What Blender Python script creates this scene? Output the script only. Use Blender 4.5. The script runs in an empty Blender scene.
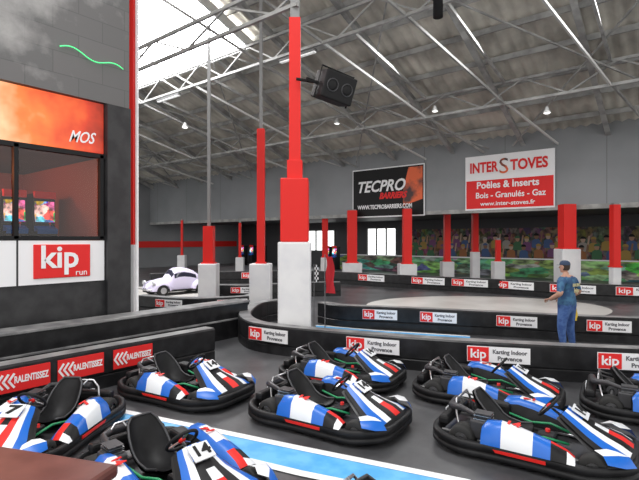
import bpy, bmesh, math, random
from mathutils import Vector, Matrix
random.seed(4)
YAW=math.radians(38.5); CH=2.2; F=470.0
cs,sn=math.cos(YAW),math.sin(YAW)
def S(u,d,z=0.0):
    """survey: bearing (u) and distance ahead of the viewpoint -> hall coordinates"""
    x=(u-319.5)/F*d
    return Vector((x*cs-d*sn, x*sn+d*cs, z))
# ---------------------------------------------------------------- materials
def mat(name,col,rough=0.5,metal=0.0,emit=None,es=0.0,noise=None,bump=0.0,spec=None,alpha=None):
    m=bpy.data.materials.new(name); m.use_nodes=True
    nt=m.node_tree; b=nt.nodes['Principled BSDF']
    b.inputs['Base Color'].default_value=(*col,1); b.inputs['Roughness'].default_value=rough
    b.inputs['Metallic'].default_value=metal
    if spec is not None: b.inputs['Specular IOR Level'].default_value=spec
    if emit: 
        b.inputs['Emission Color'].default_value=(*emit,1); b.inputs['Emission Strength'].default_value=es
    if noise:
        sc,col2,lo,hi=noise
        tc=nt.nodes.new('ShaderNodeTexCoord'); n=nt.nodes.new('ShaderNodeTexNoise'); n.inputs['Scale'].default_value=sc; n.inputs['Detail'].default_value=6
        r=nt.nodes.new('ShaderNodeValToRGB'); r.color_ramp.elements[0].position=lo; r.color_ramp.elements[1].position=hi
        r.color_ramp.elements[0].color=(*col,1); r.color_ramp.elements[1].color=(*col2,1)
        nt.links.new(tc.outputs['Object'],n.inputs['Vector']); nt.links.new(n.outputs['Fac'],r.inputs['Fac']); nt.links.new(r.outputs['Color'],b.inputs['Base Color'])
        if bump:
            bp=nt.nodes.new('ShaderNodeBump'); bp.inputs['Strength'].default_value=bump; nt.links.new(n.outputs['Fac'],bp.inputs['Height']); nt.links.new(bp.outputs['Normal'],b.inputs['Normal'])
    return m
BLACK=mat('black_plastic',(0.008,0.008,0.009),0.35,noise=(6,(0.02,0.02,0.022),0.4,0.7),spec=.4)
KBLK=mat('kart_bumper_black',(0.007,0.007,0.008),0.5,noise=(5,(0.017,0.017,0.019),0.4,0.7),spec=.25)
BLACKM=mat('black_matte',(0.010,0.010,0.011),0.65,spec=.3)
GREYTOP=mat('top_grey_with_sheen',(0.14,0.14,0.145),0.4,noise=(3,(0.30,0.30,0.30),0.4,0.7))  # reflected light on black barrier tops put into this grey; ledge top is grey
RUBBER=mat('tyre_rubber',(0.015,0.015,0.015),0.75)
DGREY=mat('dark_grey_metal',(0.06,0.06,0.065),0.45,0.4)
STEEL=mat('steel',(0.55,0.55,0.57),0.3,0.9)
BLUE=mat('kart_blue',(0.01,0.13,0.55),0.32)
WHITE=mat('white_gloss',(0.76,0.78,0.81),0.32)
REDP=mat('red_paint',(0.70,0.022,0.018),0.5,spec=.25)
REDS=mat('sign_red',(0.72,0.025,0.025),0.5,spec=.25)
WPAD=mat('white_pad',(0.74,0.74,0.75),0.5,noise=(2,(0.63,0.63,0.66),0.4,0.7))
WSIGN=mat('sign_white',(0.82,0.82,0.84),0.4)
GREYTXT=mat('sign_grey_text',(0.12,0.12,0.13),0.5)
PILR=mat('column_grey',(0.22,0.22,0.22),0.5)
BEAM=mat('beam_paint',(0.24,0.24,0.235),0.5,noise=(2,(0.38,0.38,0.37),0.4,0.6))
BEAMD=mat('beam_dark',(0.09,0.09,0.09),0.6)
BEAML=mat('beam_light',(0.55,0.55,0.54),0.5)
ROOF=mat('fibre_cement_roof',(0.37,0.35,0.31),0.8,noise=(0.9,(0.64,0.61,0.54),0.35,0.65))
FASC=mat('grey_panel',(0.20,0.21,0.22),0.55,noise=(0.4,(0.25,0.26,0.275),0.35,0.65))
DARKW=mat('dark_wall',(0.05,0.05,0.055),0.6)
CONC=mat('concrete',(0.5,0.48,0.45),0.35,noise=(0.7,(0.66,0.64,0.61),0.35,0.65))
LBLUE=mat('floor_blue_paint',(0.06,0.34,0.70),0.4,noise=(4,(0.12,0.44,0.78),0.4,0.6))
LWHITE=mat('floor_white_paint',(0.8,0.81,0.82),0.45)
def floor_mat():
    m=mat('asphalt_floor',(0.075,0.078,0.083),0.38,spec=.45)
    nt=m.node_tree;b=nt.nodes['Principled BSDF'];tc=nt.nodes.new('ShaderNodeTexCoord')
    n=nt.nodes.new('ShaderNodeTexNoise');n.inputs['Scale'].default_value=0.9;n.inputs['Detail'].default_value=10;n.inputs['Roughness'].default_value=.65
    r=nt.nodes.new('ShaderNodeValToRGB');r.color_ramp.elements[0].position=.35;r.color_ramp.elements[1].position=.7
    r.color_ramp.elements[0].color=(.035,.036,.04,1);r.color_ramp.elements[1].color=(.11,.11,.115,1)
    n2=nt.nodes.new('ShaderNodeTexNoise');n2.inputs['Scale'].default_value=60
    bp=nt.nodes.new('ShaderNodeBump');bp.inputs['Strength'].default_value=.15
    for a,c in((tc.outputs['Object'],n.inputs['Vector']),(tc.outputs['Object'],n2.inputs['Vector']),(n.outputs['Fac'],r.inputs['Fac']),(r.outputs['Color'],b.inputs['Base Color']),(n2.outputs['Fac'],bp.inputs['Height']),(bp.outputs['Normal'],b.inputs['Normal'])): nt.links.new(a,c)
    return m
FLOOR=floor_mat()
def brick_mat():
    m=mat('painted_block_wall',(0.2,0.2,0.2),0.8)
    nt=m.node_tree;b=nt.nodes['Principled BSDF'];tc=nt.nodes.new('ShaderNodeTexCoord')
    sp=nt.nodes.new('ShaderNodeSeparateXYZ');cb=nt.nodes.new('ShaderNodeCombineXYZ')
    nt.links.new(tc.outputs['Object'],sp.inputs[0]);nt.links.new(sp.outputs['Y'],cb.inputs['X']);nt.links.new(sp.outputs['Z'],cb.inputs['Y'])
    br=nt.nodes.new('ShaderNodeTexBrick');br.inputs['Scale'].default_value=1.0;br.inputs['Brick Width'].default_value=.9;br.inputs['Row Height'].default_value=.4;br.inputs['Mortar Size'].default_value=.008
    br.inputs['Color1'].default_value=(.12,.12,.12,1);br.inputs['Color2'].default_value=(.14,.135,.135,1);br.inputs['Mortar'].default_value=(.10,.10,.10,1)
    n=nt.nodes.new('ShaderNodeTexNoise');n.inputs['Scale'].default_value=1.1;n.inputs['Detail'].default_value=9;n.inputs['Roughness'].default_value=.6
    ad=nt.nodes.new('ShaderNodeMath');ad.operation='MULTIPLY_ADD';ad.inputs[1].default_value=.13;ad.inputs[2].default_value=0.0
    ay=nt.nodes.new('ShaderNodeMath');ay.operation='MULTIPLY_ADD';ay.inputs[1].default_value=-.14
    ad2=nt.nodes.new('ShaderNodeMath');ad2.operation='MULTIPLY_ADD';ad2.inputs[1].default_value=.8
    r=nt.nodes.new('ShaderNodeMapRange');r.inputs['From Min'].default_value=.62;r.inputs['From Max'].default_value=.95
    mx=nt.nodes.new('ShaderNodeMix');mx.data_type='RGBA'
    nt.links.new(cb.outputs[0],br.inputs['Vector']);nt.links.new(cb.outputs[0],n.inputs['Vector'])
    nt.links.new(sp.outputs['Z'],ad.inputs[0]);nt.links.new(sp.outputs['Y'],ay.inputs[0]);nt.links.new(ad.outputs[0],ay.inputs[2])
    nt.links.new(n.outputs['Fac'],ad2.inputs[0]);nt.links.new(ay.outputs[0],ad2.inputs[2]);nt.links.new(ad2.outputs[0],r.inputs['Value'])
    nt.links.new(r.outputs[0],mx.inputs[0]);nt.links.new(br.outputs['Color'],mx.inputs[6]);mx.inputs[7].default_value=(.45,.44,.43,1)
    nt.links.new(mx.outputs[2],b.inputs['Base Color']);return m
BRICK=brick_mat()
def mural_mat(name,scale,sat,tint,vmul):
    m=mat(name,(0.3,0.3,0.3),0.7)
    nt=m.node_tree;b=nt.nodes['Principled BSDF'];tc=nt.nodes.new('ShaderNodeTexCoord')
    mp=nt.nodes.new('ShaderNodeMapping');mp.inputs['Scale'].default_value=scale
    v=nt.nodes.new('ShaderNodeTexVoronoi');v.inputs['Scale'].default_value=1
    n=nt.nodes.new('ShaderNodeTexNoise');n.inputs['Scale'].default_value=2.2
    h=nt.nodes.new('ShaderNodeHueSaturation');h.inputs['Saturation'].default_value=sat;h.inputs['Value'].default_value=vmul
    mx=nt.nodes.new('ShaderNodeMix');mx.data_type='RGBA';mx.blend_type='MULTIPLY';mx.inputs[0].default_value=.9;mx.inputs[7].default_value=(*tint,1)
    ad=nt.nodes.new('ShaderNodeMix');ad.data_type='RGBA';ad.inputs[0].default_value=.3
    n3=nt.nodes.new('ShaderNodeTexNoise');n3.inputs['Scale'].default_value=1.3;n3.inputs['Detail'].default_value=5
    mr=nt.nodes.new('ShaderNodeMapRange');mr.inputs['From Min'].default_value=.35;mr.inputs['From Max'].default_value=.62;mr.inputs['To Min'].default_value=.12
    mk=nt.nodes.new('ShaderNodeMix');mk.data_type='RGBA';mk.inputs[6].default_value=(.02,.02,.02,1)
    nt.links.new(mp.outputs[0],n3.inputs['Vector']);nt.links.new(n3.outputs['Fac'],mr.inputs[0]);nt.links.new(mr.outputs[0],mk.inputs[0])
    nt.links.new(tc.outputs['Object'],mp.inputs[0]);nt.links.new(mp.outputs[0],n.inputs['Vector']);nt.links.new(mp.outputs[0],ad.inputs[6]);nt.links.new(n.outputs['Color'],ad.inputs[7]);nt.links.new(ad.outputs[2],v.inputs['Vector'])
    nt.links.new(v.outputs['Color'],h.inputs['Color']);nt.links.new(h.outputs[0],mx.inputs[6]);nt.links.new(mx.outputs[2],mk.inputs[7]);nt.links.new(mk.outputs[2],b.inputs['Base Color'])
    return m,mk
MURAL,_=mural_mat('crowd_mural_paint',(4.5,4.5,3.4),.75,(.75,.5,.36),.4)
MURALG,_=mural_mat('green_mural_paint',(1.2,1.2,3.5),.8,(.55,.9,.55),.9)
DAYL=mat('daylight_glazing',(1,1,1),0.5,emit=(1.0,1.0,1.0),es=17.0)
DAYW=mat('window_daylight',(1,1,1),0.5,emit=(0.97,1.0,0.98),es=1.8)
LAMPM=mat('lamp_glow',(1,1,1),0.5,emit=(1,0.98,0.95),es=1.2)
# ---------------------------------------------------------------- mesh builder
class MB:
    def __init__(s): s.bm=bmesh.new(); s.mats=[]
    def mi(s,m):
        if m not in s.mats: s.mats.append(m)
        return s.mats.index(m)
    def poly(s,pts,m,smooth=False):
        f=s.bm.faces.new([s.bm.verts.new(p) for p in pts]); f.material_index=s.mi(m); f.smooth=smooth
    def box(s,c,sz,m,rot=None,bev=0.0):
        M=Matrix.Translation(Vector(c))@(rot.to_4x4() if rot else Matrix.Identity(4))@Matrix.Diagonal((sz[0],sz[1],sz[2],1))
        r=bmesh.ops.create_cube(s.bm,size=1,matrix=M); vs=r['verts']; i=s.mi(m)
        fs={f for v in vs for f in v.link_faces}
        for f in fs: f.material_index=i
        if bev:
            es=list({e for v in vs for e in v.link_edges})
            r2=bmesh.ops.bevel(s.bm,geom=es,offset=bev,segments=2,affect='EDGES',profile=.5)
            for f in r2['faces']: f.material_index=i
    def bx(s,x0,x1,y0,y1,z0,z1,m,bev=0.0): s.box(((x0+x1)/2,(y0+y1)/2,(z0+z1)/2),(abs(x1-x0),abs(y1-y0),abs(z1-z0)),m,None,bev)
    def beam(s,a,b,w,h,m):
        a=Vector(a);b=Vector(b);d=b-a; q=d.to_track_quat('Y','Z').to_matrix()
        s.box((a+b)/2,(w,d.length,h),m,q)
    def sweep(s,pts,rad,m,seg=10,flat=1.0,up=(0,0,1),cap=True):
        pts=[Vector(p) for p in pts]; n=len(pts)
        if not hasattr(rad,'__len__'): rad=[rad]*n
        rings=[];i=s.mi(m)
        for k in range(n):
            t=(pts[min(k+1,n-1)]-pts[max(k-1,0)]).normalized(); u=Vector(up)
            if abs(t.dot(u))>.95: u=Vector((1,0,0))
            a=t.cross(u).normalized(); b=a.cross(t)
            rings.append([s.bm.verts.new(pts[k]+(a*math.cos(2*math.pi*j/seg)+b*flat*math.sin(2*math.pi*j/seg))*rad[k]) for j in range(seg)])
        for k in range(n-1):
            for j in range(seg):
                f=s.bm.faces.new([rings[k][j],rings[k][(j+1)%seg],rings[k+1][(j+1)%seg],rings[k+1][j]]);f.material_index=i;f.smooth=True
        if cap:
            for r in(rings[0],rings[-1]):
                f=s.bm.faces.new(r);f.material_index=i
    def torus(s,c,R,r,m,M=None,seg=24,sec=8):
        M=M or Matrix.Identity(3);i=s.mi(m);rings=[];K=seg
        for k in range(K):
            a=2*math.pi*k/seg;rings.append([s.bm.verts.new(Vector(c)+M@Vector(((R+r*math.cos(2*math.pi*j/sec))*math.cos(a),(R+r*math.cos(2*math.pi*j/sec))*math.sin(a),r*math.sin(2*math.pi*j/sec)))) for j in range(sec)])
        for k in range(K):
            for j in range(sec):
                f=s.bm.faces.new([rings[k][j],rings[(k+1)%K][j],rings[(k+1)%K][(j+1)%sec],rings[k][(j+1)%sec]]);f.material_index=i;f.smooth=True
    def grid(s,rows,mf,smooth=True,closeu=False):
        vr=[[s.bm.verts.new(p) for p in r] for r in rows];n=len(rows[0])
        for k in range(len(rows)-1):
            for j in range(n if closeu else n-1):
                f=s.bm.faces.new([vr[k][j],vr[k][(j+1)%n],vr[k+1][(j+1)%n],vr[k+1][j]]);f.material_index=s.mi(mf(k,j) if callable(mf) else mf);f.smooth=smooth
    def ball(s,c,r,m,sc=(1,1,1),seg=16,M=None):
        mm=Matrix.Translation(Vector(c))@(M.to_4x4() if M else Matrix.Identity(4))@Matrix.Diagonal((sc[0],sc[1],sc[2],1))
        rr=bmesh.ops.create_uvsphere(s.bm,u_segments=seg,v_segments=max(6,seg//2+2),radius=r,matrix=mm);i=s.mi(m)
        for f in {f for v in rr['verts'] for f in v.link_faces}: f.material_index=i;f.smooth=True
    def text(s,t,size,M,m,width=None,ext=0.003,shear=0.0,bold=0.0):
        cu=bpy.data.curves.new('t','FONT');cu.body=t;cu.size=size;cu.align_x='CENTER';cu.align_y='CENTER';cu.extrude=ext;cu.shear=shear;cu.offset=bold;cu.resolution_u=3
        o=bpy.data.objects.new('t',cu);bpy.context.scene.collection.objects.link(o);bpy.context.view_layer.update()
        me=bpy.data.meshes.new_from_object(o.evaluated_get(bpy.context.evaluated_depsgraph_get()))
        k=1.0
        if width:
            xs=[v.co.x for v in me.vertices];k=width/max(1e-4,max(xs)-min(xs))
        me.transform(M@Matrix.Diagonal((k,1,1,1)));i=s.mi(m)
        vs=[s.bm.verts.new(v.co) for v in me.vertices]
        for p in me.polygons:
            try: f=s.bm.faces.new([vs[q] for q in p.vertices]);f.material_index=i
            except ValueError: pass
        bpy.data.objects.remove(o);bpy.data.curves.remove(cu);bpy.data.meshes.remove(me)
    def mesh(s,name):
        me=bpy.data.meshes.new(name);s.bm.to_mesh(me);s.bm.free()
        for m in s.mats: me.materials.append(m)
        return me
    def obj(s,name,loc=(0,0,0),rz=0,parent=None):
        return place(s.mesh(name),name,loc,rz,parent)
def place(me,name,loc=(0,0,0),rz=0,parent=None,sc=1):
    o=bpy.data.objects.new(name,me);bpy.context.scene.collection.objects.link(o);o.location=loc;o.rotation_euler=(0,0,rz);o.scale=(sc,sc,sc)
    if parent: o.parent=parent
    return o
def frame(o,x,y):
    x=Vector(x).normalized();y=Vector(y).normalized();z=x.cross(y)
    return Matrix(((x.x,y.x,z.x,o[0]),(x.y,y.y,z.y,o[1]),(x.z,y.z,z.z,o[2]),(0,0,0,1)))
def roofz(Y): return 14.4-0.366*Y
# ================================================================= ROOM
D=21.0
b=MB();b.poly([(-40,-14,0),(14,-14,0),(14,34,0),(-40,34,0)],FLOOR);b.obj('floor')
b=MB();rows=[[],[]];x=-36.0;k=0
while x<12:
    z=0.05*math.sin(k*math.pi/2)
    rows[0].append((x,-2,roofz(-2)+z));rows[1].append((x,D+.2,roofz(D+.2)+z));x+=0.1;k+=1
b.grid(rows,ROOF);b.obj('ceiling')
b=MB();Y=0.6
while Y<D:
    b.box((-12,Y,roofz(Y)-.15),(46,.07,.18),BEAM);Y+=1.3
b.obj('ceiling_purlins')
b=MB();X=-33.55
while X<6:
    z=lambda Y:roofz(Y)-.36
    b.beam((X,-1,z(-1)),(X,D,z(D)),.05,.26,BEAM);b.beam((X,-1,z(-1)-.13),(X,D,z(D)-.13),.18,.03,BEAM);X+=3.1
b.obj('ceiling_rafters')
def truss(Y,z0,z1,m,name,step=1.55,x0=-34,x1=8,w=.07):
    b=MB();b.box(((x0+x1)/2,Y,z0),(x1-x0,w*1.3,w*1.3),m);b.box(((x0+x1)/2,Y,z1),(x1-x0,w*1.3,w*1.3),m)
    x=x0;k=0
    while x<x1-.1:
        a,c=(z0,z1) if k%2==0 else (z1,z0);b.beam((x,Y,a),(x+step,Y,c),w*.7,w*.7,m);x+=step;k+=1
    b.obj(name)
truss(17,7.0,7.75,BEAM,'roof_truss',1.4)
truss(12,8.6,9.4,BEAM,'roof_truss',1.4)
truss(7.2,7.0,7.6,BEAM,'roof_truss',1.5,-34,-6.3,.06)
b=MB()
for k,X in enumerate((-31,-27,-23,-19,-15,-11,-8.2,-5.2,-2,1.5)):
    b.beam((X,17,7.05),(X+.9,D-.05,6.1),.06,.08,BEAML if k%2 else BEAM);b.beam((X,17,7.0),(X-1.2,12,8.6),.06,.08,BEAML if k%2==0 else BEAM)
    b.beam((X,12,8.6),(X,17,7.75),.08,.1,BEAM);b.beam((X-1.2,12,8.6),(X-3,7.4,10.6),.06,.08,BEAM)
for X0 in(-30,-22,-14,-6):
    b.beam((X0,D-.3,6.2),(X0+7,12,9.3),.05,.05,BEAM);b.beam((X0+7,D-.3,6.2),(X0,12,9.3),.05,.05,BEAM)
b.obj('roof_struts')
STR=mat('strip_light_diffuser',(0.8,0.8,0.8),.4,emit=(1,1,1),es=.3)
for X in(-26,-18,-10.5,-3):
    b=MB();b.box((X,12,8.45),(1.6,.16,.08),BEAMD);b.box((X,12,8.39),(1.55,.12,.05),STR);b.beam((X-.6,12,8.6),(X-.6,12,8.46),.02,.02,BEAMD);b.beam((X+.6,12,8.6),(X+.6,12,8.46),.02,.02,BEAMD);b.obj('strip_light')
def slab(name,x0,x1,y0,y1):
    b=MB();o=-.10
    def q(a,c,dz): return [(a,y0,roofz(y0)+o+dz),(a,y1,roofz(y1)+o+dz),(c,y1,roofz(y1)+o+dz),(c,y0,roofz(y0)+o+dz)]
    # glazing hangs just under the purlins so the light opening is unobstructed
    b.poly(q(x0,x1,-.42),DAYL)
    for X in(x0,x1): b.beam((X,y0,roofz(y0)+o-.3),(X,y1,roofz(y1)+o-.3),.12,.3,BEAML)
    for Y in(y0,y1): b.box(((x0+x1)/2,Y,roofz(Y)+o-.3),(x1-x0,.12,.3),BEAML)
    b.obj(name)
slab('window_1',-20.8,-13.0,7.0,12.2)
b=MB();b.bx(-34,8,D,D+.2,3.54,6.75,FASC)
X=-33
while X<8: b.bx(X-.008,X+.008,D-.004,D,3.6,6.7,BEAMD);X+=3.8
b.bx(-34,8,D-.06,D+.26,3.42,3.6,BEAM);b.obj('wall_back')
b=MB();b.bx(-34,12,D+.2,30.6,3.6,3.75,DARKW);b.obj('ceiling_annex')
b=MB();b.bx(-34,12,30.5,30.7,0,3.6,DARKW);b.obj('wall_far')
b=MB();b.bx(-16.2,8,30.38,30.48,1.05,2.95,MURAL)
CR=[mat('mural_colour_%d'%i,c,.7) for i,c in enumerate(((.34,.05,.04),(.36,.24,.06),(.06,.11,.25),(.32,.3,.27),(.05,.15,.07),(.32,.13,.05),(.18,.07,.18)))]
SKN=[mat('mural_face_%d'%i,c,.7) for i,c in enumerate(((.4,.24,.16),(.24,.13,.08),(.48,.34,.25)))]
for row,(zb,stp) in enumerate(((1.75,.62),(1.2,.74))):
    X=-16+row*.3
    while X<7.6:
        z=zb+random.uniform(-.1,.15);y=30.36-.02*row;m=random.choice(CR)
        b.poly([(X-.26,y,z-.15),(X+.26,y,z-.15),(X+.24,y,z+.28),(X+.1,y,z+.38),(X-.1,y,z+.38),(X-.24,y,z+.28)],m)
        sk=random.choice(SKN);b.poly([(X+.13*math.cos(a*.785),y-.004,z+.53+.17*math.sin(a*.785)) for a in range(8)],sk)
        b.poly([(X+.15*math.cos(a*.524),y-.006,z+.58+.15*math.sin(a*.524)) for a in range(7)],random.choice([BLACKM,m,CR[1]]))
        if random.random()<.5: b.poly([(X+.2,y-.003,z+.2),(X+.3,y-.003,z+.2),(X+.36,y-.003,z+.75),(X+.28,y-.003,z+.75)],sk)
        X+=stp*random.uniform(.85,1.15)
b.obj('crowd_mural')
b=MB();b.bx(-22,8,29.4,29.5,.0,1.05,MURALG);b.bx(-22,8,29.36,29.54,1.05,1.12,WSIGN);b.obj('painted_barrier_wall')
b=MB();b.bx(-34.2,-34,-5,30.6,0,14,FASC);b.bx(-34,-33.9,8,30,1.6,2.1,REDP);b.obj('wall_left')
def windowb(name,x0,x1,z0,z1,n):
    b=MB();b.bx(x0,x1,30.42,30.47,z0,z1,DAYW)
    for k in range(n+1):
        X=x0+(x1-x0)*k/n;b.bx(X-.05,X+.05,30.34,30.46,z0,z1,BEAMD)
    for z in(z0,z1): b.bx(x0-.05,x1+.05,30.34,30.46,z-.05,z+.05,BEAMD)
    b.obj(name)
windowb('window_2',-19.5,-17.0,1.0,3.1,3);windowb('window_3',-25.5,-22.6,1.3,3.0,3)
b=MB();b.bx(-33.95,-33.85,14,19.5,1.2,3.2,DAYW)
for k in range(5): b.bx(-33.87,-33.8,14+k*1.375-.05,14+k*1.375+.05,1.2,3.2,BEAMD)
b.obj('window_4')
# ================================================================= LEFT BUILDING
FX=-9.0
GLOW=mat('backlit_sign',(0.12,0.02,0.01),0.35)
nt=GLOW.node_tree;bs=nt.nodes['Principled BSDF'];tc=nt.nodes.new('ShaderNodeTexCoord');sp=nt.nodes.new('ShaderNodeSeparateXYZ');mr=nt.nodes.new('ShaderNodeMapRange');r=nt.nodes.new('ShaderNodeValToRGB')
ad=nt.nodes.new('ShaderNodeMath');ad.operation='ADD'
mz=nt.nodes.new('ShaderNodeMath');mz.operation='MULTIPLY_ADD';mz.inputs[1].default_value=.5
mr.inputs['From Min'].default_value=2.4;mr.inputs['From Max'].default_value=5.0
n=nt.nodes.new('ShaderNodeTexNoise');n.inputs['Scale'].default_value=1.8;n.inputs['Detail'].default_value=3
nm2=nt.nodes.new('ShaderNodeMath');nm2.operation='MULTIPLY_ADD';nm2.inputs[1].default_value=2.0;nt.links.new(tc.outputs['Object'],n.inputs['Vector']);nt.links.new(n.outputs['Fac'],nm2.inputs[0]);nt.links.new(ad.outputs[0],nm2.inputs[2])
nt.links.new(tc.outputs['Object'],sp.inputs[0]);nt.links.new(sp.outputs['Z'],mz.inputs[0]);mz.inputs[2].default_value=-3.1
nt.links.new(sp.outputs['Y'],ad.inputs[0]);nt.links.new(mz.outputs[0],ad.inputs[1]);nt.links.new(nm2.outputs[0],mr.inputs[0]);nt.links.new(mr.outputs[0],r.inputs['Fac'])
e=r.color_ramp.elements;e[0].position=.05;e[0].color=(1,.72,.42,1);e[1].position=1;e[1].color=(.16,.008,.005,1)
x_=e.new(.35);x_.color=(1,.22,.045,1);x_=e.new(.7);x_.color=(.62,.045,.015,1)
nt.links.new(r.outputs['Color'],bs.inputs['Emission Color']);bs.inputs['Emission Strength'].default_value=1.15
ROOMW=mat('lounge_wall',(0.25,0.06,0.04),0.6);DKB=mat('building_black',(0.015,0.015,0.017),0.5,noise=(3,(0.03,0.03,0.032),.4,.6))
b=MB()
b.bx(-13.2,FX,-5,5.05,0,1.42,DKB);b.bx(-13.2,FX+.06,-5,5.05,4.86,11.9,BRICK)
b.bx(-13.2,-13,-5,5.05,1.42,4.86,ROOMW);b.bx(-13,FX,4.57,5.05,1.42,4.86,DKB);b.bx(-13,FX-.06,-5,4.57,3.82,4.86,DKB)
b.bx(-13,-12.9,-5,4.57,1.42,3.8,ROOMW);b.bx(-12.9,FX-.06,4.5,4.57,1.42,3.8,ROOMW)
b.bx(FX,FX+.12,4.57,5.05,0,4.84,DKB)
b.obj('wall_building')
b=MB();b.bx(FX-.05,FX,-5,4.55,3.88,4.84,GLOW);b.text('MOS',.3,frame((FX+.01,4.12,4.12),(0,1,.05),(0,0,1)),WSIGN,.5,shear=.4,bold=.004);b.obj('backlit_sign_band')
b=MB();b.bx(FX-.0,FX+.03,-5,4.55,1.42,2.19,WSIGN);b.bx(FX+.03,FX+.035,3.03,3.06,1.42,2.19,DKB)
b.box((FX+.04,3.78,1.82),(.03,.98,.6),REDS,None,.012)
b.text('kip',.56,frame((FX+.062,3.72,1.88),(0,1,0),(0,0,1)),WSIGN,.64,bold=.012);b.text('run',.16,frame((FX+.062,4.1,1.6),(0,1,0),(0,0,1)),WSIGN,.2)
b.obj('track_sign_panel')
GL=bpy.data.materials.new('window_glass');GL.use_nodes=True;nt=GL.node_tree;nt.nodes.clear()
o_=nt.nodes.new('ShaderNodeOutputMaterial');tr=nt.nodes.new('ShaderNodeBsdfTransparent');gl=nt.nodes.new('ShaderNodeBsdfGlossy');gl.inputs['Roughness'].default_value=.03;mx=nt.nodes.new('ShaderNodeMixShader');mx.inputs[0].default_value=.045;tr.inputs[0].default_value=(.85,.68,.6,1)
nt.links.new(tr.outputs[0],mx.inputs[1]);nt.links.new(gl.outputs[0],mx.inputs[2]);nt.links.new(mx.outputs[0],o_.inputs[0])
b=MB();b.poly([(FX-.02,-5,2.22),(FX-.02,4.57,2.22),(FX-.02,4.57,3.82),(FX-.02,-5,3.82)],GL)
for Yv in(-1.5,.8,3.03,4.5): b.bx(FX-.05,FX+.04,Yv-.035,Yv+.035,2.22,3.84,BLACKM)
b.bx(FX-.05,FX+.04,-5,4.57,2.2,2.27,BLACKM);b.bx(FX-.05,FX+.04,-5,4.57,3.78,3.86,BLACKM);b.obj('window_5')
SCR,mk=mural_mat('screen_picture',(7,7,7),1.3,(.9,.8,1),1.3);ns=SCR.node_tree
bb=ns.nodes['Principled BSDF'];ns.links.new(mk.outputs[2],bb.inputs['Emission Color']);bb.inputs['Emission Strength'].default_value=1.3
def arcade(x,y,z,rz,name='arcade_machine'):
    b=MB();b.bx(-.3,.3,-.2,.2,0,.95,BLACKM,.02);b.bx(-.3,.12,-.22,.22,.95,1.72,BLACKM,.02);b.box((.15,0,1.35),(.05,.36,.42),SCR,Matrix.Rotation(-.1,3,'Y'));b.box((.2,0,.98),(.24,.38,.1),BLUE,Matrix.Rotation(.3,3,'Y'));b.bx(.1,.2,-.2,.2,1.62,1.76,REDS)
    b.sweep([(.2,.08,1.02),(.2,.08,1.1)],.012,STEEL,8);b.ball((.2,.08,1.11),.025,REDP,seg=8);b.obj(name,(x,y,z),rz)
for Yv in(3.5,4.05,2.9): arcade(-10.6,Yv,1.43,0)
for Xv in(-31,-29.8,-28.6,-21.6,-20.9): arcade(Xv,28.2,0,-math.pi/2)
NEON=mat('green_neon',(0.1,0.9,0.3),.5,emit=(0.08,.8,0.25),es=.9)
b=MB();pts=[]
for k in range(26):
    t=k/25;pts.append((FX+.1,3.7+t*1.2,5.68-.02*t+.06*math.sin(t*9)-.08*t*t))
b.sweep(pts,.010,NEON,6);pts=[(FX+.1,3.2+t*.05,6.65+.06*math.sin(t*1.4)) for t in range(8)];b.sweep(pts,.012,NEON,6);b.obj('neon_squiggle')
b=MB();b.bx(-8.6,-8.2,-2,7.6,0,.74,BLACK);b.bx(-8.64,-8.16,-2,7.64,.74,.79,GREYTOP,.01);b.bx(-8.2,-8.1,-2,7.6,.0,.4,BLACK);b.bx(-8.2,-8.12,-2,7.6,.4,.42,GREYTOP);b.obj('trim_1')
# ================================================================= COLUMNS
def column(u,d,pw,pt,rw,rt,capt=None,top=None,thin=.8):
    p=S(u,d);zt=top if top else roofz(p.y)-.15
    b=MB();b.box((0,0,pt/2),(pw,pw,pt),WPAD,None,.03)
    z=pt
    if capt: b.box((0,0,(pt+capt)/2),(pw*.86,pw*.86,capt-pt),REDP,None,.03);z=capt;b.box((0,0,z+.18),(rw*1.35,rw*1.35,.4),REDP,None,.01)
    b.box((0,0,(z+rt)/2),(rw,rw,rt-z),REDP)
    if zt>rt: b.box((0,0,(rt+zt)/2),(rw*thin,rw*thin,zt-rt),PILR)
    b.box((0,0,z+.02),(rw*1.3,rw*1.3,.05),REDP)
    return b.obj('padded_column',p,YAW)
column(295,9.7,.66,2.16,.23,6.75,capt=3.45)
column(261,14,.62,1.5,.22,5.5,thin=.4)
column(209,17,.64,1.35,.36,2.7,thin=.3)
column(352,24.8,1.0,1.0,.5,3.75,top=3.8)
column(407,22.7,.82,1.05,.4,3.7,top=3.75)
column(567,18.5,.72,1.85,.48,3.6,top=3.62)
column(447,24,.6,1.1,.3,3.6,top=3.6);column(475,24,.4,1.6,.28,3.6,top=3.6)
column(498,22,.5,1.2,.2,2.2,top=2.3);column(615,17.3,.3,1.2,.26,3.5,top=3.55)
column(325,27,.5,1.2,.34,3.6,top=3.6);column(240,30,.5,1.1,.16,3.3,top=3.6);column(182,31,.5,1.2,.14,3.5,top=3.6)
b=MB();zz=roofz(5.3)-.1;b.box((0,0,1.05),(.17,.17,2.1),WPAD,None,.01);b.box((0,0,4.6),(.12,.12,5),REDP);b.box((0,0,(7.1+zz)/2),(.12,.12,zz-7.1),REDP);b.sweep([(.09,.06,0),(.09,.06,zz)],.035,WPAD);b.obj('downpipe_column',S(131.5,10.0),YAW)
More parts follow.
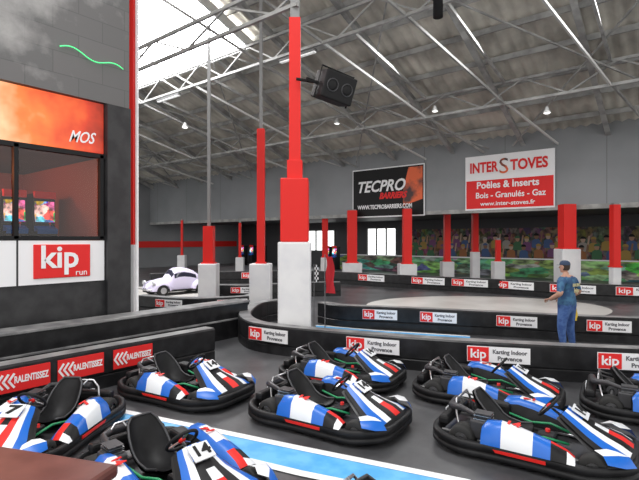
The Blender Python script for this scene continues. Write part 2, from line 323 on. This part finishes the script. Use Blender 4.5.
# ================================================================= BARRIERS
def catmull(P,n=10):
    out=[];N=len(P);g=lambda i:P[max(0,min(N-1,i))]
    for i in range(N-1):
        for k in range(n):
            t=k/n;a,b_,c,d_=g(i-1),g(i),g(i+1),g(i+2)
            out.append(.5*((2*b_)+(c-a)*t+(2*a-5*b_+4*c-d_)*t*t+(3*b_-a-3*c+d_)*t**3))
    out.append(P[-1])
    return out
def kipsign(b,M,w,h):
    b.box(M@Vector((0,0,.008)),(w,h,.016),WSIGN,M.to_3x3())
    b.box(M@Vector((-w*.32,0,.018)),(w*.34,h*.92,.012),REDS,M.to_3x3())
    b.text('kip',h*.8,M@Matrix.Translation((-w*.32,0.01*h,.026)),WSIGN,w*.25,bold=.004)
    b.text('Karting Indoor',h*.36,M@Matrix.Translation((w*.18,h*.19,.018)),GREYTXT,w*.54,bold=.003)
    b.text('Provence',h*.36,M@Matrix.Translation((w*.18,-h*.22,.018)),GREYTXT,w*.38,bold=.003)
def barrier(name,P,h=.55,th=.3,signs=(),sw=1.0,sh=.24,red=False,topm=GREYTOP):
    path=catmull([Vector((p.x,p.y,0)) for p in P],10)
    n=len(path);b=MB();rows=[]
    prof=[(-.5,0),(-.5,h*.3),(-.44,h*.33),(-.5,h*.37),(-.5,h*.95),(-.42,h),(.42,h),(.5,h*.95),(.5,h*.37),(.44,h*.33),(.5,h*.3),(.5,0)]
    for k in range(n):
        a=path[max(0,k-1)];c=path[min(n-1,k+1)]
        t=(c-a).normalized();nn=Vector((t.y,-t.x,0))
        rows.append([path[k]-nn*(q[0]*th)+Vector((0,0,q[1])) for q in prof])
    b.grid(rows,lambda k,j: topm if j==5 else BLACK,smooth=False)
    for rr in(rows[0],rows[-1]): b.poly(rr,BLACK)
    L=[0]
    for k in range(1,n): L.append(L[-1]+(path[k]-path[k-1]).length)
    for s in signs:
        dd=s*L[-1];k=1
        while k<n-1 and L[k]<dd:k+=1
        t=(path[k]-path[k-1]).normalized();pos=path[k-1]+t*(dd-L[k-1]);nn=Vector((t.y,-t.x,0))
        M=frame(pos+nn*(th*.5+.012)+Vector((0,0,h*.66)),t,(0,0,1))
        if red:
            b.box(M@Vector((0,0,.006)),(sw,sh,.016),REDS,M.to_3x3())
            b.text('RALENTISSEZ',sh*.42,M@Matrix.Translation((sw*.14,0,.016)),WSIGN,sw*.64,bold=.004)
            for q in range(3): 
                for sg in(1,-1):
                    c=M@Vector((-sw*.43+q*.065,sg*sh*.15,.018));b.box(c,(.026,sh*.4,.006),WSIGN,M.to_3x3()@Matrix.Rotation(sg*-.6,3,'Z'))
        else: kipsign(b,M,sw,sh)
    return b.obj(name)
barrier('track_barrier',[S(300,13.6),S(262,12.6),S(247,11.2),S(247,10.1),S(268,9.3),S(345,8.55),S(457,7.85),S(592,7.35),S(700,7.1),S(800,7.0)],.55,.3,(.375,.53,.68,.82,.95),.95,.25)
barrier('track_barrier',[S(322,12.6),S(345,12.0),S(400,11.6),S(500,10.85),S(600,10.2),S(720,9.7)],.55,.3,(.2,.36,.555,.76,.95),.85,.24)
barrier('track_barrier',[S(150,22.5),S(200,23.5),S(300,24.5),S(345,23.5),S(400,21.6),S(500,19.2),S(565,17.6),S(640,16.6),S(760,15.8)],.6,.3,(.2,.45,.56,.63,.7,.78,.86,.94),1.5,.3)
barrier('track_barrier',[S(140,14.6),S(175,14.0),S(215,14.0),S(246,14.4),S(255,15.2)],.5,.35,(.3,.7),.9,.22)
barrier('track_barrier',[S(205,17.8),S(250,17.4),S(300,18.3),S(340,18.6)],.55,.3,(.3,.7),1.0,.22)
barrier('track_barrier',[Vector((-7.0,-1.6,0)),Vector((-7.0,.5,0)),Vector((-7.0,3,0)),Vector((-6.95,5.5,0))],.6,.3,(.375,.47,.563,.667,.778),.64,.29,red=True)
def ell(name,u,d,rx,rd):
    b=MB();c=S(u,d);pts=[]
    for k in range(48):
        a=2*math.pi*k/48;xc=rx*math.cos(a);dc=rd*math.sin(a);pts.append((c.x+xc*cs-dc*sn,c.y+xc*sn+dc*cs,.006))
    b.poly(pts,CONC);b.obj(name)
ell('floor_infield',484,15.6,3.9,2.8);ell('floor_display_area',190,20,5,2.6)
def stripe(name,far,near,z=.006):
    b=MB();n=len(far)
    for k in range(n-1):
        b.poly([(near[k].x,near[k].y,z),(near[k+1].x,near[k+1].y,z),(far[k+1].x,far[k+1].y,z),(far[k].x,far[k].y,z)],LBLUE)
        for A in(far,near):
            t=(A[k+1]-A[k]).normalized();nn=Vector((-t.y,t.x,0))*.05
            b.poly([A[k]-nn+Vector((0,0,z+.004)),A[k+1]-nn+Vector((0,0,z+.004)),A[k+1]+nn+Vector((0,0,z+.004)),A[k]+nn+Vector((0,0,z+.004))],LWHITE)
    b.obj(name)
stripe('floor_stripe',[S(112,6.1),S(300,4.95),S(470,4.25)],[S(112,5.5),S(300,4.42),S(470,3.85)])
stripe('floor_stripe',[S(316,12.1),S(375,11.4),S(470,10.7)],[S(316,10.3),S(375,10.1),S(470,9.7)])
# ================================================================= BANNERS
b=MB();Yb=D-.08
b.bx(-14.3,-10.2,Yb-.02,Yb,3.44,5.86,BLACKM);b.bx(-14.35,-10.15,Yb-.015,Yb+.02,3.38,5.92,WSIGN)
ORG=mat('banner_orange',(0.75,0.12,0.03),.5,noise=(1.2,(.05,.02,.02),.45,.6))
b.poly([(-11.3,Yb-.03,3.9),(-10.25,Yb-.03,4.2),(-10.25,Yb-.03,5.8),(-11.0,Yb-.03,5.8),(-11.3,Yb-.03,4.7)],ORG)
b.text('TECPRO',.8,frame((-12.65,Yb-.04,4.95),(1,0,0),(0,0,1)),WSIGN,2.8,shear=.3,bold=.02)
b.text('BARRIERS',.42,frame((-11.9,Yb-.045,4.45),(1,0,0),(0,0,1)),REDS,1.6,shear=.3,bold=.02)
b.text('WWW.TECPROBARRIERS.COM',.3,frame((-12.4,Yb-.04,3.9),(1,0,0),(0,0,1)),WSIGN,3.2,bold=.008);b.obj('wall_banner')
b=MB();b.bx(-8.13,-4.4,Yb-.02,Yb+.02,3.53,5.95,WSIGN);b.bx(-8.08,-4.45,Yb-.03,Yb,3.6,4.85,REDS)
RT=(1,0,0);UP=(0,0,1)
b.text('INTER',.62,frame((-7.3,Yb-.04,5.4),RT,UP),REDS,1.25,bold=.02);b.text('S',.95,frame((-6.42,Yb-.045,5.38),RT,UP),ORG,.38);b.text('TOVES',.62,frame((-5.4,Yb-.04,5.4),RT,UP),REDS,1.5,bold=.02)
b.text('Poêles & Inserts',.42,frame((-6.3,Yb-.04,4.62),RT,UP),WSIGN,2.6,bold=.01);b.text('Bois - Granulés - Gaz',.36,frame((-6.2,Yb-.04,4.17),RT,UP),WSIGN,2.9,bold=.006);b.text('www.inter-stoves.fr',.26,frame((-6.3,Yb-.04,3.8),RT,UP),WSIGN,2.3,bold=.004)
b.obj('wall_banner')
# ================================================================= KART
def kart_mesh(name,c1,c2,c3,num,acc):
    b=MB()
    def outline(off,N=64):
        P=[]
        for k in range(N):
            a=2*math.pi*k/N;ca,sa=math.cos(a),math.sin(a);e=.42
            x=(1.0+off)*math.copysign(abs(ca)**e,ca);hw=.66-.13*max(0,x)**2
            if abs(x)<.55: hw-=.05*(1-(x/.55)**2)
            P.append((x,(hw+off)*math.copysign(abs(sa)**e,sa)))
        return P
    prof=[(-.08,.06),(-.02,.03),(-.003,.05),(-.003,.09),(-.025,.095),(-.025,.107),(-.005,.112),(-.008,.165),(-.025,.182),(-.065,.182),(-.075,.13),(-.08,.06)]
    rows=[]
    for off,z in prof: rows.append([(x,y,z+.09*max(0,x-.6)+.12*max(0,-x-.7)) for x,y in outline(off)])
    b.grid(rows,KBLK,closeu=True)
    b.bx(-.8,.85,-.40,.40,.055,.075,DGREY)
    for sy in(1,-1):
        b.sweep([(-.9,.3*sy,.12),(-.3,.4*sy,.11),(.3,.36*sy,.11),(.85,.2*sy,.12)],.018,STEEL,8)
        b.sweep([(-.55,.5*sy,.13),(-.5,.56*sy,.14),(.5,.56*sy,.14),(.55,.46*sy,.13)],.014,DGREY,8)
        st=[(-.42,.02),(-.37,.09),(-.22,.11),(-.06,.085),(.08,.05),(.24,.01),(.38,-.04),(.45,-.09)]
        rows=[[(x,sy*.34,.12),(x,sy*.36,.23+hh),(x+.01,sy*.42,.29+hh),(x+.02,sy*.5,.30+hh),(x+.03,sy*.58,.26+hh*.8),(x+.03,sy*.61,.18)] for x,hh in st]
        def pm(k,j):
            if j==0: return KBLK
            if j==1: return c1
            return (KBLK,c1,c2,c2,c1,acc,acc)[k] if j==2 else (c1,c1,c2,c2,c1,KBLK,c2)[k]
        b.grid(rows,pm)
        for rr in(rows[0],rows[-1]): b.poly(rr,KBLK)
        b.text(num,.13,frame((-.1,sy*.46,.40),(-sy,0,0),(0,sy*-.95,.1)),acc,.13,bold=.004)
        b.box((-.02,sy*.612,.14),(.5,.012,.03),acc,None)
        for x,w,rd in((.62,.13,.135),(-.62,.2,.142)):
            y=sy*(.44 if x>0 else .42);pr=[(-w/2,rd*.5),(-w/2,rd*.85),(-w*.38,rd*.98),(0,rd),(w*.38,rd*.98),(w/2,rd*.85),(w/2,rd*.5)]
            rows=[[(x+r_*math.cos(2*math.pi*k/20),y+yy,rd+r_*math.sin(2*math.pi*k/20)) for k in range(20)] for yy,r_ in pr]
            b.grid(rows,RUBBER,closeu=True)
            b.sweep([(x,y-w*.42,rd),(x,y+w*.42,rd)],rd*.5,STEEL,16);b.sweep([(x,y-w*.5,rd),(x,y+w*.5,rd)],.03,DGREY,8)
    b.sweep([(-.62,-.5,.142),(-.62,.5,.142)],.02,STEEL,8);b.sweep([(.62,-.45,.135),(.62,.45,.135)],.016,STEEL,8)
    st=[(.97,.38,.19,.05),(.93,.42,.26,.07),(.84,.41,.315,.09),(.72,.35,.36,.1),(.6,.27,.41,.1),(.5,.22,.465,.09),(.42,.19,.51,.08),(.36,.16,.54,.07)]
    rows=[]
    T=(-1,-.85,-.62,-.4,-.15,.15,.4,.62,.85,1)
    for x,hw,zc,dr in st: rows.append([(x-.07*abs(t)**2,hw*t,zc-dr*abs(t)**2.2) for t in T])
    def nm(k,j):
        if k==0: return KBLK
        j=min(j,8-j)
        if j==0: return KBLK
        if j==1: return c1
        if j==2: return c2
        if j==3: return c3 if k<5 else c1
        return (KBLK,acc,acc,c2,KBLK,c2,c2)[k]
    b.grid(rows,nm)
    rows2=[[(x-.03,y,z-.03) for x,y,z in r] for r in rows];b.grid(rows2,BLACK)
    b.box((.47,0,.505),(.17,.2,.015),WHITE,Matrix.Rotation(.5,3,'Y'),.004)
    b.text(num,.15,frame((.475,0,.518),(0,1,0),(-.88,0,.48)),BLACKM,.14,bold=.004)
    for sy in(1,-1):
        rows=[[(.96,sy*.38,.2),(.88,sy*.5,.22),(.74,sy*.56,.24)],[(.9,sy*.38,.29),(.82,sy*.46,.31),(.7,sy*.52,.30)],[(.8,sy*.34,.30),(.72,sy*.38,.32),(.62,sy*.4,.29)]]
        b.grid(rows,lambda k,j:c2 if k else c1)
    Ms=Matrix.Rotation(-.85,3,'Y');cc=Vector((.17,0,.51));b.torus(cc,.14,.016,BLACKM,Ms,24,8)
    for a in(0,2.2,-2.2): b.beam(cc,cc+Ms@Vector((.135*math.cos(a),.135*math.sin(a),0)),.03,.008,STEEL)
    b.ball(cc,.035,REDP,(1,1,.6),10,Ms);b.sweep([cc,(.6,0,.2)],.014,STEEL,8)
    st=[(.0,.2,.14,.04),(-.12,.13,.17,.08),(-.28,.11,.18,.12),(-.42,.15,.185,.14),(-.50,.25,.19,.13),(-.55,.37,.18,.09),(-.59,.48,.15,.04),(-.61,.54,.10,.02)]
    for o in(0,.03):
        rows=[]
        for k,(x,z,hw,wg) in enumerate(st):
            q0=st[max(0,k-1)];q1=st[min(len(st)-1,k+1)];t=Vector((q1[0]-q0[0],0,q1[1]-q0[1])).normalized();nn=Vector((-t.z,0,t.x))
            nn=Vector((abs(nn.x) if k>2 else nn.x*(1 if nn.z>0 else -1),0,abs(nn.z)))
            rows.append([Vector((x,hw*(1+o)*s_,z))+nn*(wg*abs(s_)**3-o) for s_ in(-1,-.85,-.6,-.3,0,.3,.6,.85,1)])
        b.grid(rows,BLACKM if o else KBLK)
        if o==0:
            e1=[r[0] for r in rows];e2=[r[-1] for r in rows];b.sweep(e1+[rows[-1][4]]+e2[::-1],.013,DGREY,6)
    b.sweep([(-.7,-.3,.12),(-.76,-.25,.38),(-.77,-.18,.46),(-.77,.18,.46),(-.76,.25,.38),(-.7,.3,.12)],.014,STEEL,8)
    b.sweep([(-.77,-.1,.46),(-.6,-.1,.42)],.01,STEEL,6);b.sweep([(-.77,.1,.46),(-.6,.1,.42)],.01,STEEL,6)
    b.box((-.42,-.36,.25),(.26,.18,.2),DGREY,None,.02)
    for k in range(4): b.box((-.42,-.36,.36+k*.02),(.18,.14,.008),DGREY if k%2 else STEEL)
    b.sweep([(-.5,-.36,.38),(-.66,-.34,.42),(-.82,-.2,.38),(-.86,.1,.36)],[.025,.03,.045,.045],DGREY,10)
    b.box((-.42,.35,.24),(.24,.16,.2),KBLK,None,.03);b.box((-.86,0,.25),(.12,.78,.1),KBLK,None,.03);b.box((-.925,0,.26),(.01,.22,.08),WHITE)
    b.box((.15,0,.16),(.2,.18,.1),KBLK,None,.03);b.sweep([(.15,.05,.2),(.15,.05,.24)],.025,REDP,8)
    GRN=bpy.data.materials.get('green_hose') or mat('green_hose',(.02,.28,.11),.4)
    for sy in(1,-1): b.sweep([(-.3,.3*sy,.24),(-.05,.26*sy,.2),(.15,.22*sy,.24),(.38,.16*sy,.2)],.014,GRN,6)
    for sy in(1,-1): b.beam((.7,sy*.12,.1),(.66,sy*.12,.28),.05,.012,STEEL)
    return b.mesh(name)
KM=kart_mesh('go_kart',BLUE,WHITE,KBLK,'14',REDP);KR=kart_mesh('go_kart_red',BLUE,WHITE,REDP,'7',REDP)
H=math.radians
for u,d,rz,me in((330,5.75,6,KM),(188,6.7,8,KM),(343,7.4,10,KM),(487,6.5,6,KM),(532,4.95,4,KM),(668,5.85,6,KM),(172,4.12,-4,KM),(42,5.17,-55,KR),(436,2.92,0,KM)):
    place(me,'go_kart',S(u,d),H(rz),sc=.96)
# ================================================================= SMALL CAR (display)
def car():
    LAV=mat('lavender_tinted_paint',(0.72,0.67,0.86),0.3);GLS=mat('car_glass',(0.03,0.03,0.05),0.1);CHR=STEEL  # lavender-white body, with the purple light on it put into the colour
    b=MB();N=21
    prof=[(-2.0,.42,.25),(-1.93,.68,.42),(-1.7,.92,.52),(-1.4,1.14,.58),(-1.05,1.36,.62),(-.65,1.52,.62),(-.25,1.6,.62),(.1,1.58,.62),(.38,1.46,.62),(.56,1.22,.62),(.7,1.02,.58),(1.1,.97,.52),(1.5,.88,.42),(1.8,.7,.3),(1.92,.45,.2)]
    rows=[]
    for x,z,hw in prof:
        r=[]
        for k in range(N):
            a=math.pi*k/(N-1);cy=math.cos(a);sy=max(0,math.sin(a))
            r.append((x,hw*math.copysign(abs(cy)**.7,cy),.3+(z-.3)*sy**.7))
        rows.append(r)
    def cm(k,j): 
        if 4<=k<=5 and j in(3,4,15,16): return GLS
        if 6<=k<=7 and j in(3,4,15,16): return GLS
        if k==8 and 5<=j<=14: return GLS
        if k==3 and 7<=j<=12: return GLS
        return LAV
    b.grid(rows,cm);b.bx(-1.8,1.8,-.6,.6,.2,.4,BLACKM)
    for sy in(1,-1):
        for x in(-1.25,1.22):
            b.sweep([(x,sy*.6,.32),(x,sy*.86,.32)],.32,RUBBER,20);b.sweep([(x,sy*.85,.32),(x,sy*.88,.32)],.18,CHR,16)
            R=[]
            for k in range(13):
                a=math.pi*k/12;c_,s_=math.cos(a),math.sin(a)
                R.append([(x+.62*c_,sy*.45,.3+.56*s_),(x+.58*c_,sy*.7,.3+.54*s_),(x+.5*c_,sy*.83,.3+.46*s_),(x+.4*c_,sy*.86,.3+.36*s_)])
            b.grid(R,LAV)
        b.bx(-.75,.75,sy*.6,sy*.78,.24,.32,BLACKM,.02);b.ball((1.68,sy*.62,.74),.13,WHITE,(.7,1,1));b.torus((1.75,sy*.62,.74),.12,.018,CHR,Matrix.Rotation(1.57,3,'Y'))
    for x in(-2.1,2.04): b.sweep([(x*.94,-.8,.4),(x,-.5,.4),(x,.5,.4),(x*.94,.8,.4)],.045,CHR)
    return b.mesh('car')
place(car(),'car',S(176,19.3),YAW+H(17+28+180),sc=.68)
# ================================================================= SPEAKER, LAMPS, FLAG, TABLE
b=MB();b.box((0,0,0),(.72,.5,.55),BLACKM,None,.03)
for k in(-.17,.17): b.torus((k,-.255,0),.12,.012,DGREY,Matrix.Rotation(1.57,3,'X'));b.ball((k,-.25,0),.1,BLACKM,(1,.2,1))
b.box((-.45,.1,.0),(.3,.05,.06),BLACKM);b.sweep([(-.38,0,-.3),(-.38,0,.34),(.38,0,.34),(.38,0,-.3)],.02,BLACKM)
b.sweep([(-.4,.1,0),(-.75,.25,-.05)],.03,BLACKM)
o=b.obj('loudspeaker',S(334,9.6,5.3));o.rotation_euler=(math.radians(14),math.radians(10),math.radians(68))
def highbay(u,d,z,r=.12):
    p=S(u,d);b=MB();L=roofz(p.y)-z-.1
    b.sweep([(0,0,L),(0,0,.2)],.004,BEAM,6);b.sweep([(0,0,.2),(0,0,.12),(0,0,0)],[.04,.06,r],BEAM,16,cap=False);b.ball((0,0,.02),r*.9,LAMPM,(1,1,.5),12);b.obj('pendant_lamp',(p.x,p.y,z))
for a in((547,15,6.25),(435,17,6.85),(337,19,6.9),(185,18,6.5)): highbay(*a)
b=MB();b.sweep([(0,0,0),(0,0,-.35)],.1,BLACKM,14);b.box((0,0,.05),(.25,.05,.04),BLACKM);b.sweep([(0,0,.05),(0,0,2.6)],.015,BLACKM);b.obj('stage_spotlight',S(438,9.5,7.05))
FLR=mat('flag_red',(0.55,0.02,0.03),.8)
b=MB();b.sweep([(0,0,0),(0,0,1.85)],.012,DGREY,8)
rows=[[(.02+t*.05+.03*math.sin(k*1.1+t),.03*math.sin(t*2.2+k*.5),1.8-k*.11) for t in range(6)] for k in range(9)];b.grid(rows,FLR);b.obj('red_flag',S(325,11.4))
b=MB();b.sweep([(0,0,0),(0,0,1.6)],.008,DGREY,8)
for i in range(3):
    for j in range(7): b.box((.04+.04*i,0,1.56-.06*j),(.04,.008,.06),WSIGN if (i+j)%2 else BLACKM)
b.obj('checkered_flag',S(314,11.6))
WOOD=mat('dark_red_wood',(0.10,0.028,0.022),.35,noise=(5,(0.15,0.05,0.04),.4,.65))
b=MB();b.box((0,0,1.17),(1.7,1.0,.06),WOOD,None,.02)
for x in(-.75,.75):
    for y in(-.42,.42): b.box((x,y,.57),(.07,.07,1.14),BLACKM)
b.box((0,.42,.3),(1.5,.04,.05),BLACKM);o=b.obj('bar_table',(0,0,0),YAW+math.radians(-16))
xc,dc=-1.85,1.86;o.location=(xc*cs-dc*sn,xc*sn+dc*cs,0)
# ================================================================= MAN
def man(loc,rz):
    SK=mat('skin',(0.5,0.28,0.2),.5);SH=mat('shirt_blue',(0.025,0.08,0.19),.8,noise=(9,(0.05,0.15,0.27),.45,.6));JN=mat('jeans',(0.03,0.075,0.24),.85,noise=(12,(0.06,0.13,0.33),.4,.6));SHO=mat('shoe',(0.04,0.04,0.045),.6);HR=mat('hair',(0.04,0.025,0.018),.8);CAP=mat('cap_navy',(0.03,0.05,0.10),.8);LG=mat('shirt_print',(0.6,0.55,0.3),.7)
    e=bpy.data.objects.new('man',None);bpy.context.scene.collection.objects.link(e);e.location=loc;e.rotation_euler=(0,0,rz)
    V=[(0,0,.95,.185),(0,.0,1.1,.175),(0,.015,1.28,.195),(0,0,1.42,.14),(0,.02,1.51,.07),(0,.035,1.60,.062),
       (-.22,-.01,1.41,.09),(-.37,-.06,1.17,.062),(-.27,.17,1.05,.042),(-.22,.22,1.04,.03),
       (.22,-.01,1.41,.09),(.37,-.05,1.17,.062),(.28,.17,1.04,.042),(.25,.225,1.03,.03),
       (-.115,0,.86,.125),(-.15,.03,.49,.088),(-.16,-.02,.1,.06),(-.18,.13,.045,.045),
       (.115,0,.86,.125),(.16,.03,.49,.088),(.18,-.02,.1,.06),(.21,.12,.045,.045)]
    E=[(0,1),(1,2),(2,3),(3,4),(4,5),(3,6),(6,7),(7,8),(8,9),(3,10),(10,11),(11,12),(12,13),(0,14),(14,15),(15,16),(16,17),(0,18),(18,19),(19,20),(20,21)]
    me=bpy.data.meshes.new('sk');me.from_pydata([v[:3] for v in V],E,[]);o=bpy.data.objects.new('sk',me);bpy.context.scene.collection.objects.link(o)
    m=o.modifiers.new('s','SKIN')
    for i,v in enumerate(V): me.skin_vertices[0].data[i].radius=(v[3],v[3]*.85)
    me.skin_vertices[0].data[0].use_root=True
    o.modifiers.new('u','SUBSURF').levels=2
    bpy.context.view_layer.update()
    bm_=bpy.data.meshes.new_from_object(o.evaluated_get(bpy.context.evaluated_depsgraph_get()));bpy.data.objects.remove(o)
    bm_.name='body'
    for mm in(SH,JN,SK,SHO): bm_.materials.append(mm)
    for p in bm_.polygons:
        c=p.center;p.use_smooth=True
        if c.z>1.49: p.material_index=2
        elif c.z>.93:
            p.material_index=0
            if (c.y>.03 and abs(c.x)>.2 and c.z<1.2) or (abs(c.x)>.27 and c.z<1.22): p.material_index=2
        elif c.z>.11: p.material_index=1
        else: p.material_index=3
    bo=bpy.data.objects.new('body',bm_);bpy.context.scene.collection.objects.link(bo);bo.parent=e
    b=MB();hc=Vector((0,.045,1.675))
    secs=[(-.115,.035,.045,.03),(-.095,.05,.065,.02),(-.06,.062,.08,.008),(-.02,.07,.09,.0),(.02,.074,.095,-.003),(.06,.07,.09,-.008),(.09,.052,.07,-.01),(.11,.02,.03,-.01)]
    rows=[[hc+Vector((rx*math.cos(2*math.pi*k/20),oy+ry*math.sin(2*math.pi*k/20),z)) for k in range(20)] for z,rx,ry,oy in secs]
    b.grid(rows,SK,closeu=True);b.poly(rows[0],SK)
    b.sweep([hc+Vector((0,.088,.015)),hc+Vector((0,.112,-.02)),hc+Vector((0,.092,-.032))],[.008,.014,.012],SK,8)
    for sx in(1,-1):
        b.ball(hc+Vector((sx*.03,.083,.012)),.011,WHITE,(1,.6,.8),10);b.ball(hc+Vector((sx*.03,.089,.012)),.005,BLACKM,(1,.6,1),8)
        b.ball(hc+Vector((sx*.075,-.005,-.01)),.03,SK,(.35,.7,1.05),10)
        b.sweep([hc+Vector((sx*.045,.082,.032)),hc+Vector((sx*.018,.09,.034))],.004,HR,6)
    b.sweep([hc+Vector((-.025,.082,-.06)),hc+Vector((0,.09,-.058)),hc+Vector((.025,.082,-.06))],.005,REDP,6)
    rows=[[hc+Vector((rx*1.05*math.cos(a),-.006+ry*1.05*math.sin(a),z)) for a in[math.pi*1.0+math.pi*k/12 for k in range(13)]] for z,rx,ry in((-.07,.058,.07),(-.03,.069,.088),(.03,.074,.095),(.05,.073,.093))];b.grid(rows,HR)
    rows=[[hc+Vector((rx*math.cos(2*math.pi*k/20),-.005+ry*math.sin(2*math.pi*k/20),z)) for k in range(20)] for z,rx,ry in((.035,.081,.104),(.07,.08,.1),(.1,.066,.085),(.122,.035,.05),(.128,.005,.008))];b.grid(rows,CAP,closeu=True)
    b.grid([[hc+Vector((.075*math.cos(a),.07,.04)) for a in[math.pi*k/8 for k in range(9)]],[hc+Vector((.075*math.cos(a),.085+.085*math.sin(a),.03)) for a in[math.pi*k/8 for k in range(9)]]],CAP)
    b.obj('head',parent=e)
    for sx,w,a in((-1,Vector((-.22,.22,1.04)),Vector((.35,.9,-.25))),(1,Vector((.25,.225,1.03)),Vector((-.3,.9,-.3)))):
        b=MB();a=a.normalized();side=a.cross(Vector((0,0,1))).normalized();dn=side.cross(a)
        b.sweep([w-a*.02,w+a*.03,w+a*.075,w+a*.09],[.026,.036,.04,.034],SK,12,flat=.42)
        for k,(off,L) in enumerate(((-.029,.068),(-.01,.078),(.01,.073),(.029,.056))):
            p=w+a*.085+side*off;d1=(a*.9-dn*.35).normalized()*(1);d2=(a*.4-dn*.9).normalized()
            b.sweep([p,p+d1*L*.45,p+d1*L*.45+d2*L*.35,p+d1*L*.45+d2*L*.6],[.0095,.009,.008,.005],SK,8)
        p=w+a*.03+side*(sx*.03);b.sweep([p,p+side*sx*.028+a*.025,p+side*sx*.03+a*.055],[.012,.011,.007],SK,8)
        b.obj('hand_left' if sx<0 else 'hand_right',parent=e)
    b=MB()
    b.text('KARTING',.09,frame((0,-.185,1.33),(1,0,0),(0,0,1)),LG,.26);b.text('kip',.13,frame((0,-.185,1.23),(1,0,0),(0,0,1)),LG,.16)
    YC=mat('yellow_cloth',(.7,.5,.05),.8);rows=[[(.17+.02*t+.01*math.sin(k),-.06+.02*math.sin(t*2+k),.86-k*.05) for t in range(5)] for k in range(6)];b.grid(rows,YC)
    for sx,x,y in((-1,-.17,.05),(1,.195,.04)): b.box((x,y,.02),(.1,.28,.04),SHO,None,.015)
    b.obj('shirt_print_and_shoes',parent=e)
man(S(567,9.2),YAW+math.radians(34))
# ================================================================= LIGHT + CAMERA
w=bpy.data.worlds.new('World');bpy.context.scene.world=w;w.use_nodes=True;bg=w.node_tree.nodes['Background'];bg.inputs[0].default_value=(1,.985,.96,1);bg.inputs[1].default_value=1.75
def area(name,loc,sx,sy,e,rot=(0,0,0),col=(1,1,1)):
    l=bpy.data.lights.new(name,'AREA');l.shape='RECTANGLE';l.size=sx;l.size_y=sy;l.energy=e;l.color=col;o=bpy.data.objects.new(name,l);bpy.context.scene.collection.objects.link(o);o.location=loc;o.rotation_euler=rot
area('roof_fill',(-4,2,roofz(2)-.8),9,3,1150,(-.35,0,0))  # added area fill for the closed hall, no real fixture here
area('roof_fill',(-4,14,roofz(14)-.9),9,2,480,(-.35,0,0))  # second added fill, over the far part of the hall
area('annex_fill',(-8,25.5,3.5),18,3,180);area('annex_fill',(-25,25.5,3.5),12,3,190)  # added area fills under the annex ceiling, no fixtures modelled
l=bpy.data.lights.new('lounge_lamp','POINT');l.energy=75;l.color=(1,.36,.16);l.shadow_soft_size=.15;o=bpy.data.objects.new('lounge_lamp',l);bpy.context.scene.collection.objects.link(o);o.location=(-11,2.6,3.6)
try: bpy.context.scene.view_settings.view_transform='Standard'
except Exception as ex: print(ex)
cam=bpy.data.cameras.new('camera');cam.sensor_width=36;cam.lens=36*F/639;cam.clip_end=200;co=bpy.data.objects.new('camera',cam);bpy.context.scene.collection.objects.link(co);co.location=(0,0,CH);co.rotation_euler=(math.radians(90),0,YAW);bpy.context.scene.camera=co
